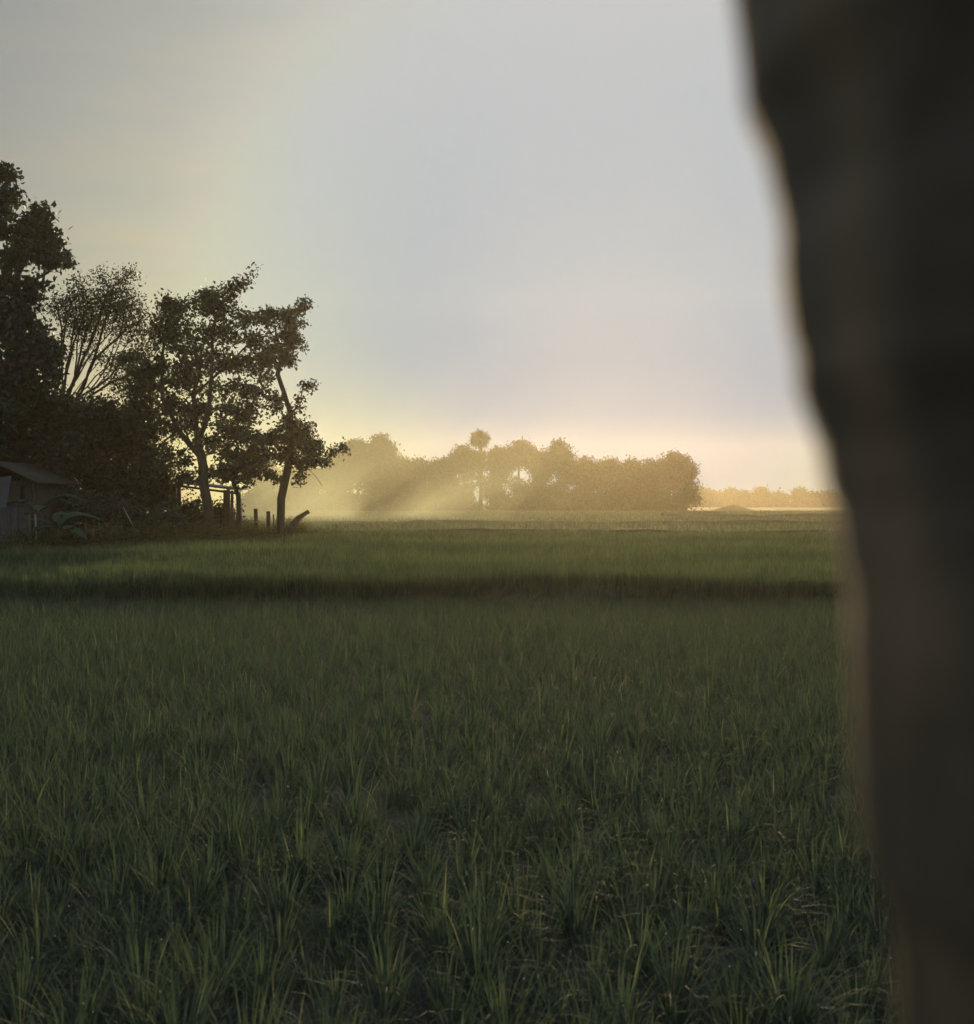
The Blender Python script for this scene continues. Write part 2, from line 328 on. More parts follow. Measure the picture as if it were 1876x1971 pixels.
# ------------------------------------------------------------------ trees
def leaves(centres, n_per, spread, size, mat_t=None, flat=.8, droop=.3):
    n = len(centres) * n_per
    c = np.repeat(centres, n_per, 0) + rng.normal(0, 1, (n, 3)) * np.array([spread, spread, spread * flat])
    d = rng.normal(0, 1, (n, 3)); d[:, 2] -= droop; d /= np.linalg.norm(d, axis=1)[:, None]
    s = np.cross(d, rng.normal(0, 1, (n, 3))); s /= np.linalg.norm(s, axis=1)[:, None]
    L = (size * rng.uniform(.4, 1.35, n))[:, None]; W = L * .3
    nrm = np.cross(d, s) * L * .08
    V = np.stack([c, c + d * L * .45 + s * W + nrm, c + d * L, c + d * L * .45 - s * W + nrm], 1).reshape(-1, 3)
    a = np.arange(n) * 4; Q = np.stack([a, a + 1, a + 2, a + 3], 1)
    cl = np.repeat(rng.uniform(-.2, .2, len(centres)), n_per)
    return V, Q, np.repeat(np.clip(rng.beta(2, 3, n) + cl, 0, 1), 4)
def tree(name, D, trunk, lobes, label, cat='tree', group=None, r0=.18, leaf=.14, nper=26, spread=.26, dens=1.0, mat=None, twig=.012,
         depth=.8, pl=.35, up=0.25, bark=None, limbs=()):
    """trunk: photo points from the base up; lobes: (x, y, rx, ry, count) in photo measure"""
    sc_ = D / F
    tp = [P(x, y, D) for x, y in trunk]; tp[0][2] = -.1
    o = empty(name, (tp[0][0], D, 0), label, cat, group)
    org = np.array([tp[0][0], D, 0])
    # trunk nodes
    nodes, par, plen = [], [], []
    def chain(pts, p0=-1):
        prev = p0
        for i, p in enumerate(pts):
            if i and True:
                q = nodes[prev] if prev >= 0 else pts[0]; m = max(1, int(np.linalg.norm(p - q) / .5))
                for k in range(1, m + 1):
                    pt = q + (p - q) * k / m + (rng.normal(0, .03, 3) if k < m else 0)
                    nodes.append(np.array(pt)); par.append(prev); plen.append(plen[prev] + np.linalg.norm(pt - nodes[prev])); prev = len(nodes) - 1
            elif prev < 0:
                nodes.append(np.array(p)); par.append(-1); plen.append(0.); prev = 0
        return prev
    chain(tp)
    for lm in limbs:                                  # explicit limbs leave the nearest existing node
        q = [P(x, y, D) + np.array([0, rng.normal(0, .3), 0]) for x, y in lm]
        dd = [np.linalg.norm(np.array(nn) - q[0]) for nn in nodes]; k0 = int(np.argmin(dd)); chain([nodes[k0]] + q[1:], k0)
    ntr = len(nodes)
    att = []
    for lb in lobes:
        x, y, rx, ry, cnt = lb; c = P(x, y, D)
        m = max(1, int(cnt * dens)); dth = depth * max(rx, ry * .8) * sc_
        u = rng.normal(0, 1, (m, 3)); u /= np.linalg.norm(u, axis=1)[:, None]; u *= (rng.random(m) ** .45)[:, None]
        att.append(c + u * np.array([rx * sc_, min(dth, 2.2 if D < 100 else 6), ry * sc_]))
    att = np.concatenate(att)
    start = np.array(nodes)[max(1, ntr // 3):].mean(0)
    nn_tr = np.array(nodes)
    dmin = np.array([np.min(np.linalg.norm(nn_tr - a_, axis=1)) for a_ in att]); order = np.argsort(dmin)
    tips = []
    for ai in order:
        a_ = att[ai]; N = np.array(nodes); d = np.linalg.norm(N - a_, axis=1)
        low = np.where(N[:, 2] > a_[2] + .2, 1.0, 0) * d * up + np.where(N[:, 2] < tp[0][2] + .25 * (tp[-1][2] - tp[0][2]), 3.0, 0)
        k = int(np.argmin(d + pl * np.array(plen) * .35 + low)); L = d[k]
        m = max(1, int(L / .7)); q = N[k]; prev = k
        for s_ in range(1, m + 1):
            f = s_ / m; pt = q + (a_ - q) * f; pt[2] += -.12 * L * math.sin(f * math.pi) * (.6)
            if s_ < m: pt = pt + rng.normal(0, .05 * L ** .5, 3)
            nodes.append(pt); par.append(prev); plen.append(plen[prev] + L / m); prev = len(nodes) - 1
        tips.append(prev)
    N = np.array(nodes); par_ = np.array(par); area = np.zeros(len(N)); kids = np.zeros(len(N), int)
    for i in range(len(N)):
        if par_[i] >= 0: kids[par_[i]] += 1
    for i in range(len(N) - 1, -1, -1):
        area[i] += twig ** 2.2 * (1 if kids[i] == 0 else .25)
        if par_[i] >= 0: area[par_[i]] += area[i]
    rad = np.maximum(r0 * (area / area[0]) ** (.50 if D < 100 else .42), .006 if D < 100 else .03); rad[0] *= 1.15
    # trunk and limb tubes
    mb = MB()
    rt = list(rad[:ntr])
    big = [i for i in range(1, len(N))]
    k = 8 if D < 100 else 5
    TH = np.arange(k) / k * 2 * math.pi
    VV, QQ, nn = [], [], 0
    for i in big:
        p = par_[i]; a0, b0 = N[p], N[i]; t = b0 - a0; L = np.linalg.norm(t)
        if L < 1e-5: continue
        t /= L; kk = k if rad[i] > .03 else 4
        th = np.arange(kk) / kk * 2 * math.pi
        ref = np.array([1., 0, 0]) if abs(t[0]) < .8 else np.array([0, 1., 0])
        A = np.cross(t, ref); A /= np.linalg.norm(A); B = np.cross(t, A)
        ring = np.cos(th)[:, None] * A + np.sin(th)[:, None] * B
        ra, rb = min(rad[p], rad[i] * 1.35), rad[i]
        VV.append(a0 - t * ra * .35 + ring * ra); VV.append(b0 + t * rb * .2 + ring * rb)
        j = np.arange(kk); QQ.append(np.stack([nn + j, nn + (j + 1) % kk, nn + kk + (j + 1) % kk, nn + kk + j], 1)); nn += 2 * kk
    link('trunk', mesh('trunk', np.concatenate(VV) - org, np.concatenate(QQ), bark or M_bark, smooth=True), o)
    # crown
    ct = N[tips]; extra = []
    for i in tips:
        p = par_[i]
        if p >= ntr and rng.random() < .6: extra.append(N[p] * .5 + N[i] * .5)
    if extra: ct = np.concatenate([ct, np.array(extra)])
    V, Q, T = leaves(ct, nper, spread, leaf)
    link('crown', mesh('crown', V - org, Q, mat or M_leaf, T), o)
    return o
A_ = 'trees at the left edge of the field'
tree('broadleaf_tree', 40, [(-42, 1050), (-40, 950), (-30, 820), (-20, 700), (-18, 560), (-25, 420), (-20, 340)],
     [(8, 335, 20, 20, 12), (8, 385, 26, 30, 24), (-50, 360, 40, 50, 30), (14, 440, 22, 22, 12), (-50, 460, 55, 50, 40), (78, 410, 17, 22, 16), (55, 440, 28, 20, 20), (84, 445, 12, 16, 8),
      (60, 480, 30, 24, 24), (108, 462, 11, 16, 12), (92, 488, 20, 14, 14), (118, 500, 20, 8, 10), (95, 505, 20, 10, 10), (25, 500, 28, 22, 20), (18, 545, 30, 18, 18), (70, 545, 22, 16, 8), (66, 580, 16, 14, 8),
      (-50, 580, 60, 60, 50), (20, 600, 45, 30, 45), (50, 660, 60, 50, 75), (15, 730, 75, 50, 80), (90, 700, 40, 50, 40), (-30, 800, 80, 60, 60)],
     'tallest broad leaved tree, cut by the left edge of the photo', group=A_, r0=.26, leaf=.22, nper=20, spread=.15, mat=M_leafd,
     limbs=[[(-22, 640), (10, 570), (45, 520), (70, 470), (78, 420)], [(-22, 560), (20, 500), (50, 470)], [(-20, 650), (40, 600), (55, 550), (95, 525), (112, 505)]])
tree('feathery_tree', 47, [(118, 1045), (120, 930), (110, 850), (100, 790)],
     [(150, 548, 20, 16, 10), (200, 535, 16, 14, 7), (245, 528, 14, 8, 7), (225, 560, 40, 20, 26), (180, 580, 45, 24, 40), (135, 590, 40, 30, 46), (240, 590, 34, 22, 40), (200, 615, 50, 24, 44), (150, 630, 40, 24, 30), (272, 620, 18, 26, 16),
      (250, 640, 44, 22, 26), (170, 670, 40, 26, 16), (275, 670, 26, 26, 18), (250, 700, 32, 26, 24), (205, 700, 40, 24, 14), (235, 740, 36, 20, 18), (275, 730, 24, 24, 14)],
     'feathery thin leaved tree with fanned fine branches behind the tallest tree', group=A_, r0=.17, leaf=.11, nper=24, spread=.24, twig=.009, pl=.25,
     limbs=[[(112, rnd.uniform(770, 850)), (105 + 60 * math.sin(R(a_)) + rnd.uniform(-7, 7), 790 - 50 * math.cos(R(a_)) + rnd.uniform(-10, 10)), (105 + 118 * math.sin(R(a_ + rnd.uniform(-4, 4))), 795 - 145 * math.cos(R(a_ + rnd.uniform(-4, 4)))),
             (105 + 190 * math.sin(R(a_ + rnd.uniform(-2, 6))) * rnd.uniform(.8, 1.05), 800 - 260 * math.cos(R(a_)) * rnd.uniform(.85, 1.05))] for k, a_ in enumerate(np.linspace(3, 66, 19))])
tree('broadleaf_tree', 43, [(400, 1040), (398, 960), (388, 880), (378, 820), (372, 760), (385, 690), (400, 640)],
     [(320, 585, 22, 20, 15), (345, 605, 34, 28, 30), (385, 575, 30, 18, 20), (420, 570, 28, 18, 18), (445, 555, 16, 9, 8), (465, 545, 14, 6, 7), (484, 523, 5, 5, 2), (410, 600, 34, 22, 22), (440, 590, 20, 18, 8),
      (310, 640, 30, 34, 32), (350, 660, 34, 36, 34), (395, 650, 30, 30, 24), (440, 640, 24, 20, 20), (470, 615, 20, 12, 13), (485, 650, 26, 20, 18), (420, 695, 30, 26, 24), (300, 700, 32, 28, 26), (455, 700, 28, 22, 22), (490, 700, 20, 24, 12), (345, 720, 40, 30, 32), (270, 750, 40, 26, 30),
      (470, 745, 32, 20, 20), (420, 750, 24, 20, 12), (330, 775, 40, 26, 28), (500, 745, 14, 12, 6), (390, 790, 30, 22, 16), (450, 790, 34, 18, 18), (345, 830, 30, 18, 12), (300, 830, 34, 26, 30), (265, 790, 34, 40, 30), (290, 740, 30, 40, 26), (375, 700, 40, 34, 34), (510, 700, 22, 28, 18), (520, 765, 20, 16, 10), (255, 700, 26, 26, 14), (440, 870, 30, 22, 18), (395, 850, 26, 20, 12), (470, 905, 30, 14, 12), (370, 805, 30, 24, 14), (370, 750, 30, 30, 20), (480, 790, 30, 30, 22), (440, 820, 34, 26, 22), (500, 860, 24, 30, 20), (330, 870, 30, 24, 14), (285, 910, 24, 24, 18), (360, 920, 24, 12, 12), (465, 835, 34, 22, 20), (420, 850, 26, 20, 9), (350, 880, 26, 16, 8), (470, 880, 34, 20, 20), (430, 905, 30, 12, 10)],
     'big broad leaved tree with forked dark trunk standing in front of the shed', group=A_, r0=.18, leaf=.145, nper=20, spread=.145,
     limbs=[[(382, 850), (408, 790), (412, 720), (408, 650), (430, 600), (455, 560), (484, 524)], [(388, 870), (345, 830), (320, 770), (305, 690), (320, 610)], [(400, 760), (440, 700), (485, 640)], [(395, 890), (360, 820), (300, 865), (272, 880)]])
tree('leaning_tree', 46, [(541, 1040), (541, 985), (548, 930), (558, 885), (563, 840), (558, 790), (547, 755), (535, 720), (545, 680)],
     [(500, 612, 16, 10, 8), (522, 610, 22, 14, 16), (550, 605, 20, 14, 14), (575, 592, 16, 8, 8), (590, 583, 8, 5, 4), (545, 635, 30, 18, 22), (575, 622, 14, 10, 7), (530, 665, 26, 18, 18), (565, 660, 20, 18, 18), (550, 692, 24, 18, 20), (520, 690, 14, 14, 8),
      (512, 725, 16, 10, 7), (590, 748, 9, 9, 5), (600, 742, 5, 4, 2), (580, 765, 8, 6, 3), (530, 780, 20, 12, 10), (575, 790, 16, 8, 6), (560, 815, 26, 14, 20), (585, 835, 24, 20, 26), (560, 850, 34, 24, 40), (600, 860, 24, 18, 28), (525, 845, 26, 24, 24), (610, 885, 18, 14, 14),
      (545, 880, 30, 14, 20), (585, 890, 26, 16, 20), (632, 890, 10, 8, 5), (642, 870, 8, 6, 4), (660, 862, 8, 6, 5), (668, 866, 6, 4, 2), (505, 885, 24, 20, 18), (515, 910, 20, 10, 10), (536, 920, 10, 6, 4), (580, 912, 8, 6, 4), (575, 925, 5, 5, 2), (490, 850, 20, 20, 14)],
     'leaning tree at the right end of the grove, beside the fence posts', group=A_, r0=.16, leaf=.145, nper=18, spread=.125, twig=.010,
     limbs=[[(560, 860), (590, 875), (620, 890), (640, 872), (662, 862)], [(556, 905), (590, 900), (625, 935)]])
tree('thin_tree', 45, [(455, 1040), (460, 985), (459, 955), (450, 930), (455, 905)],
     [(455, 900, 26, 12, 16), (425, 915, 24, 10, 10), (485, 905, 22, 12, 12), (470, 925, 14, 8, 6), (395, 905, 20, 14, 8)],
     'thin crooked tree at the right corner of the shed', group=A_, r0=.09, leaf=.18, nper=14, spread=.18)
for i, (tr, lob, lab, D) in enumerate([
    ([(40, 1040), (40, 960), (44, 860), (50, 800)], [(40, 760, 60, 46, 60), (95, 790, 60, 46, 60), (20, 840, 60, 50, 60), (90, 860, 60, 50, 60), (30, 910, 60, 40, 46), (115, 965, 46, 26, 34), (100, 925, 50, 36, 36)], 'dark dense tree above the hut at far left', 42),
    ([(190, 1040), (186, 960), (180, 880), (180, 820)], [(150, 800, 40, 30, 40), (200, 800, 50, 30, 50), (180, 850, 60, 46, 66), (240, 850, 40, 36, 40), (200, 910, 66, 44, 60), (190, 965, 60, 28, 40), (140, 900, 40, 40, 36)], 'dark dense tree behind the banana plants', 44.5),
    ([(285, 1040), (280, 980), (276, 900)], [(270, 800, 36, 26, 30), (262, 870, 40, 36, 44), (300, 900, 34, 30, 36), (250, 930, 50, 36, 44), (305, 950, 26, 34, 30), (290, 985, 40, 30, 34), (240, 965, 40, 26, 26)], 'dark dense small tree just left of the shed', 44.5)]):
    tree('dense_tree', D, tr, lob, lab, group=A_, r0=.2, leaf=.16, nper=34, spread=.26, mat=M_leafd)
for i, (x, y, rx, ry, n_, D, lab) in enumerate([(150, 985, 50, 34, 40, 40, 'low dark bush behind the bamboo stakes'), (235, 990, 46, 30, 40, 41, 'low dark bush between banana plants and shed'),
                                          (365, 985, 40, 26, 26, 46.5, 'leafy bush under the shed roof'), (425, 990, 26, 20, 18, 47, 'small bush behind the shed post'), (310, 1000, 30, 24, 22, 42, 'low bush in front of the shed corner')]):
    tree('bush', D, [(x, y + 50), (x, y + 20), (x, y)], [(x, y, rx, ry, n_)], lab, cat='bush', r0=.06, leaf=.15, nper=40, spread=.26, mat=M_leafd)

# ------------------------------------------------------------------ banana plants
def banana(x, y, D, lab, fr, hpx):
    b0 = P(x, y, D); b0[2] = 0; o = empty('banana_plant', tuple(b0), lab, 'banana plant')
    mb = MB(); top = hpx / F * D
    mb.tube([(0, 0, -.05), (.02, 0, top * .5), (.05, 0, top)], [.13, .11, .06], 8); mb.build('stem', M_wood, o, True)
    for (dx, dy, L, el, W) in fr:
        n = 12; t = np.linspace(0, 1, n); az = math.atan2(dy, dx)
        hx = L * (t * math.cos(R(el)) + .25 * t ** 2); z = top + L * (t * math.sin(R(el)) - .75 * t ** 2.2)
        cpt = np.stack([.05 + hx * math.cos(az), hx * math.sin(az), z], 1)
        wv = W * np.sin(np.clip(t * 1.05 + .04, 0, 1) * math.pi) ** .6 * np.clip((t - .12) * 8, 0.04, 1) / 2
        sd = np.array([-math.sin(az), math.cos(az), 0]); V = []
        for i in range(n):
            V += [cpt[i] - sd * wv[i] + (0, 0, -.28 * wv[i]), cpt[i], cpt[i] + sd * wv[i] + (0, 0, -.28 * wv[i])]
        Q = []
        for i in range(n - 1):
            for j in (0, 1):
                if rng.random() < .06: continue
                Q.append((i * 3 + j, i * 3 + j + 1, i * 3 + j + 4, i * 3 + j + 3))
        link('leaf', mesh('leaf', V, np.array(Q), M_ban, np.full(len(V), rng.random())), o)
banana(110, 1040, 35, 'banana plant with arching leaves just right of the tin fence', [(1, -.2, 2.0, 55, .5), (-1, -.3, 1.6, 50, .5), (.5, 1, 1.8, 65, .45), (1, -.8, 1.4, 30, .45), (-.6, -.8, 1.2, 35, .4), (-.2, .8, 1.7, 70, .45)], 52)
banana(76, 1040, 36.5, 'taller banana plant in front of the hut wall', [(1, -.1, 2.2, 62, .5), (-1, .1, 1.7, 60, .5), (.3, -1, 1.4, 50, .45), (.7, .8, 1.8, 72, .4), (-.7, -.6, 1.3, 30, .45)], 78)
banana(298, 1040, 41, 'banana plant with one upright broad leaf left of the shed', [(.35, -.3, 1.9, 78, .62), (-1, -.2, 1.5, 45, .45), (-.5, .9, 1.4, 60, .4)], 45)

# ------------------------------------------------------------------ hut, fence, shed
D = 38.0; k_ = D / F
def bx(mb, x0, y0, x1, y1, D, th, dz=0):
    a, b_ = P(x0, y1, D), P(x1, y0, D); mb.box(((a[0] + b_[0]) / 2, D + dz, (a[2] + b_[2]) / 2), (b_[0] - a[0], th, b_[2] - a[2]))
h0 = P(10, 1040, D); hut = empty('hut', (h0[0], D, 0), 'small dark hut with woven walls at the far left under the trees', 'hut'); org = (h0[0], D, 0)
mb = MB(); a, b_ = P(-60, 925, D), P(66, 925, D); mb.box(((a[0] + b_[0]) / 2, D + 1.5, a[2] / 2), (b_[0] - a[0], 3.0, a[2])); mb.build('wall', M_plank, hut, org=org)
mb = MB(); mid_x = -4; ap = P(mid_x, 890, D)[2]; e = a[2] - .1
for s, xe in ((-1, -78), (1, 80)):
    xa, xb = P(mid_x, 0, D)[0], P(xe, 0, D)[0]; y0, y1 = D - .35, D + 3.4
    V = [(xa, y0, ap), (xb, y0, e), (xb, y1, e), (xa, y1, ap)]; V = V + [(p[0], p[1], p[2] + .05) for p in V]
    mb.add(V, [(0, 1, 2, 3), (4, 7, 6, 5), (0, 4, 5, 1), (1, 5, 6, 2), (2, 6, 7, 3), (3, 7, 4, 0)])
mb.build('roof', M_plank, hut, org=org)
mb = MB(); bx(mb, 40, 935, 48, 968, D, .02, -.012); mb.build('window', M_dark, hut, org=org)
for x in (18, 64):
    mb = MB(); bx(mb, x, 928, x + 3, 1045, D, .06, -.035); mb.build('post', M_wood, hut, org=org)
t0 = P(0, 1000, 36.5); mb = MB(); V = []; n = 8
for i in range(n + 1):
    for j in range(n + 1):
        u, v = i / n, j / n
        p = P(-30 + 52 * u - 14 * v * u, 915 + 90 * v + 10 * u * v, 36.5 - .6 * v); V.append((p[0], p[1] + .05 * math.sin(u * 9 + v * 4), p[2] - .06 * math.sin(u * math.pi)))
V2 = [(p[0], p[1] + .015, p[2]) for p in V]; m_ = n + 1
Q = [(i * m_ + j, i * m_ + j + 1, (i + 1) * m_ + j + 1, (i + 1) * m_ + j) for i in range(n) for j in range(n)]
mb.add(V, Q); mb.add(V2, [q[::-1] for q in Q]); mb.build('tarpaulin', M_tarp, label='grey tarpaulin hanging from the eave of the hut', category='tarpaulin')
# corrugated fence of separate sheets
D = 34.0; f0 = P(0, 1040, D); fe = empty('tin_fence', (f0[0], D, 0), 'grey corrugated tin fence at the far left edge of the field', 'fence')
for (xa, xb, yt) in ((-60, -14, 982), (-15, 20, 975), (19, 46, 978), (45, 58, 992)):
    x0, x1 = P(xa, 0, D)[0], P(xb, 0, D)[0]; n = int((x1 - x0) / .02); xx = np.linspace(x0, x1, n); top = P(0, yt, D)[2]; dy = rnd.uniform(-.02, .02) + (.03 if xa % 2 else 0)
    yy = D + dy + .012 * np.sin(xx / .076 * 2 * math.pi); V = np.concatenate([np.stack([xx, yy, np.full(n, -.05)], 1), np.stack([xx, yy, np.full(n, top) + .03 * np.sin(xx * 5)], 1)]) - np.array([f0[0], D, 0])
    V = np.concatenate([V, V + (0, .004, 0)]); i = np.arange(n - 1)
    Q = np.concatenate([np.stack([i, i + 1, n + i + 1, n + i], 1), np.stack([i + 2 * n + 1, i + 2 * n, 3 * n + i, 3 * n + i + 1], 1), np.stack([n + i, n + i + 1, 3 * n + i + 1, 3 * n + i], 1)])
    link('sheet', mesh('sheet', V, Q, M_tin, smooth=True), fe)
for x in (28, 56):
    mb = MB(); p = P(x, 1000, D - .12); mb.tube([(p[0], D - .12, -.1), (p[0] + .02, D - .12, P(0, 990, D)[2])], .045, 7); mb.build('post', M_wood, fe, org=(f0[0], D, 0))
stk = [(4, 1000), (14, 1012), (24, 1004), (72, 990), (84, 1012), (96, 1006), (118, 1010), (131, 1000), (146, 1012), (163, 1006), (179, 1014), (196, 1005), (213, 1012)]
for i, (x, y) in enumerate(stk):
    D = 33.2 + .018 * x; p = P(x, y, D); o = link('garden_stake', None); bpy.data.objects.remove(o)
    mb = MB(); l = rnd.uniform(-.12, .12); mb.tube([(0, 0, -.1), (l * .5, 0, p[2] * .5), (l, .02, p[2])], [.028, .026, .022], 6, .08)
    o = mb.build('garden_stake', M_wood if i != 3 else M_pale, smooth=True, label='thin dark wooden stake in the row before the grove' if i != 3 else 'pale thin stake standing tallest in the row of stakes',
                 category='stake', group='stakes along the edge of the grove'); o.location = (p[0], D, 0)
for (x0, y0, x1, y1, D, lab) in ((215, 1035, 288, 935, 40, 'long thin pole leaning among the bushes'), (290, 1030, 345, 1010, 39.5, None)):
    if lab:
        mb = MB(); a, b_ = P(x0 + 60, y0 + 6, D), P(x0 + 22, y1 + 40, D); a[2] = 0; mb.tube([a, (a + b_) / 2 + (0.03, 0, .03), b_], [.02, .018, .014], 6); mb.build('leaning_pole', M_pale, label=lab, category='pole')
# shed
D = 45.5; s0 = P(395, 1040, D); sh = empty('shed', (s0[0], D, 0), 'open shed with a sloping pale metal roof behind the forked tree', 'shed'); org = (s0[0], D, 0)
mb = MB(); a, b_ = P(326, 924, D), P(462, 941, D); n = 120; V = []
for i in range(n + 1):
    f = i / n; x = a[0] + (b_[0] - a[0]) * f; z = a[2] + (b_[2] - a[2]) * f
    for (yy, dz) in ((D - .9, -.02), (D + 1.8, .03)):
        V.append((x, yy, z + dz + .018 * math.sin(f * n / 6 * 2 * math.pi))); 
V = np.array(V) - np.array(org); nV = len(V); V = np.concatenate([V, V - (0, 0, .03)]); Q = []
for i in range(n):
    q = (2 * i, 2 * i + 2, 2 * i + 3, 2 * i + 1); Q.append(q); Q.append(tuple(v + nV for v in q[::-1])); Q.append((2 * i, 2 * i + nV, 2 * i + 2 + nV, 2 * i + 2))
link('roof', mesh('roof', V, np.array(Q), M_roof, smooth=True), sh)
mb = MB(); mb.tube([P(326, 933, D - .8), P(462, 950, D - .8)], .05, 6); mb.build('beam', M_wood, sh, org=org)
for x, yt, r, dy in ((333, 932, .16, 0), (437, 944, .14, 0), (447, 945, .06, -.3), (345, 930, .09, 2), (440, 942, .08, 2)):
    mb = MB(); p = P(x, yt, D + dy); mb.tube([(p[0], D + dy, -.1), (p[0], D + dy, p[2] * .5), (p[0], D + dy, p[2] + .02)], [r * 1.1, r, r * .9], 8, .05); mb.build('post', M_wood, sh, smooth=True, org=org)
mb = MB(); a = P(340, 985, D + 1.9); b_ = P(425, 985, D + 1.9); mb.box(((a[0] + b_[0]) / 2, D + 1.9, .55), (b_[0] - a[0], .06, 1.1)); mb.build('rear_wall', M_plank, sh, org=org)
# posts, stump, log, pale pole
def post(x, yt, D, r, lab, mat=M_wood, lean=0, cat='post'):
    p = P(x, yt, D); H = p[2]; mb = MB(); n = 6
    mb.tube([(lean * t_, .02 * math.sin(t_ * 5), -.15 + (H + .15) * t_) for t_ in np.linspace(0, 1, n)], [r * (1.08 - .16 * t_) for t_ in np.linspace(0, 1, n)], 9, .07)
    o = mb.build('fence_post', mat, smooth=True, label=lab, category=cat, group='old posts right of the shed'); o.location = (p[0], D, 0)
post(494, 979, 46, .085, 'thick straight wooden post, tallest of the free standing ones', lean=-.03)
post(517, 984, 46.5, .085, 'shorter wooden post just left of the leaning tree')
post(527, 990, 46.2, .03, 'thin stake between the short post and the leaning tree')
post(434, 985, 44.5, .12, 'broad broken post leaning under the shed roof', lean=.28)
post(463, 992, 44.6, .06, 'short dark post at the foot of the pale pole')
mb = MB(); p = P(463, 940, 45); mb.tube([(0, 0, -.1), (.05, 0, 1), (-.02, 0, p[2])], [.035, .03, .025], 7); o = mb.build('pale_pole', M_pale, smooth=True, label='pale slender pole next to the thin crooked tree', category='pole'); o.location = (p[0], 45, 0)
mb = MB(); a, b_, c_ = P(560, 1018, 46), P(575, 997, 46), P(595, 984, 46)
mb.tube([a + (-.1, 0, -.35), a, b_, (b_ + c_) / 2, c_], [.17, .15, .11, .085, .08], 9, .1); mb.build('fallen_log', M_wood, smooth=True, label='broken log slanting up out of the weeds', category='log')
# undergrowth along the grove
n = 5200; t = rng.random(n); px = 20 + 640 * t; Dd = np.interp(px, [20, 400, 600, 660], [33.2, 42, 48, 50]) + rng.uniform(-.3, 1.5, n)
pos = np.stack([(px - CX) / F * Dd, Dd, np.zeros(n)], 1); fade = np.interp(px, [560, 660], [1, .35])
V, Q, T, tips = blades(pos, rng.uniform(0, 6.28, n), rng.uniform(.35, 1.15, n) * fade * (.8 + .2 * np.sin(px * .07)), rng.uniform(.015, .035, n), np.abs(rng.normal(0, .25, n)), np.abs(rng.normal(.15, .2, n)), 3)
sel = rng.choice(n, 3600, replace=False)
V2, Q2, T2 = leaves(tips[sel] * (1, 1, .85), 9, .12, .08)
link('undergrowth', mesh('undergrowth', np.concatenate([V, V2]), np.concatenate([Q, Q2 + len(V)]), M_weed, np.concatenate([T, T2])), kind='stuff', label='tangled brownish weeds along the foot of the grove', category='weeds')

# ------------------------------------------------------------------ far tree line
G = 'hazy trees of the far tree line'
far = [ # x, top y, rx, base y extra, D, label
 (500, 880, 34, 205, 'hazy far tree seen between the shed and the leaning tree'), (560, 905, 36, 215, 'hazy far tree behind the smoke and the leaning tree'), (610, 900, 34, 212, 'hazy far tree at the left start of the smoky tree line'),
 (655, 872, 26, 205, 'tall hazy far tree just right of the grove in the smoke'), (690, 850, 26, 203, 'twin topped hazy tree above the smoke'), (733, 845, 26, 200, 'highest hazy tree above the smoke, left of the dip'),
 (765, 885, 26, 200, 'low hazy tree where the line dips'), (805, 888, 26, 205, 'flat topped low hazy tree in the dip'), (850, 884, 28, 208, 'hazy tree left of the palm, lower than it'),
 (893, 862, 24, 214, 'hazy tree with an open crown touching the palm on its left'), (960, 868, 22, 214, 'narrow hazy tree close to the right side of the palm'), (1000, 853, 34, 214, 'wide flat crowned hazy tree right of the palm'),
 (1045, 872, 24, 208, 'hazy tree between the flat crown and the pointed tree'), (1078, 855, 17, 204, 'pointed hazy tree in the middle of the line'), (1118, 884, 28, 204, 'sloping hazy tree right of the pointed one'),
 (1172, 886, 20, 208, 'thin topped golden hazy tree'), (1215, 891, 27, 204, 'round golden hazy tree'), (1255, 890, 24, 204, 'low golden hazy tree left of the last big one'), (1300, 879, 36, 200, 'big glowing tree at the right end of the near tree line')]
for i, (x, yt, rx, D, lab) in enumerate(far):
    H = 1010 - yt; base = 990; hh = 985 - yt
    lob = []
    nl = 7
    for q in range(nl):
        lx = x + rnd.uniform(-.7, .7) * rx; ly = yt + rnd.uniform(.12, .35) * hh; lob.append((lx, ly + abs(lx - x) / rx * 10, rx * rnd.uniform(.28, .48), hh * rnd.uniform(.10, .17), 16))
    lob += [(x + rnd.uniform(-.2, .2) * rx, yt + 11, rx * .45, 10, 18), (x - rx * .42, yt + 24, rx * .45, 14, 18), (x + rx * .42, yt + 22, rx * .45, 14, 18)]
    for q in range(8): lob.append((x + rnd.uniform(-.9, .9) * rx, yt + hh * rnd.uniform(.40, .92), rx * rnd.uniform(.45, .7), hh * .16, 14))
    if 'open crown' in lab or 'flat crowned' in lab or 'thin topped' in lab: lob = lob[:10] + lob[13:]
    if 'last' in lab or 'right end' in lab: lob += [(x + rx * .75, yt + 30, rx * .3, 18, 18), (x + rx * .6, yt + 60, rx * .4, 26, 24)]
    for q in range(7):
        ux = rnd.uniform(-.9, .9); lob.append((x + ux * rx, yt + 8 + abs(ux) ** 2 * 26 + rnd.uniform(-8, 3), rx * .13, rnd.uniform(4, 9), 4))
    for q in range(9): lob.append((x + rnd.uniform(-1.1, 1.1) * rx, rnd.uniform(958, 984), rx * .5, 9, 13))
    tree('far_tree', D, [(x, 990), (x, 960), (x + rnd.uniform(-5, 5), yt + 35)], lob, lab, group=G, r0=.35, leaf=.42, nper=34, spread=.6, mat=M_far, twig=.04, depth=.9)
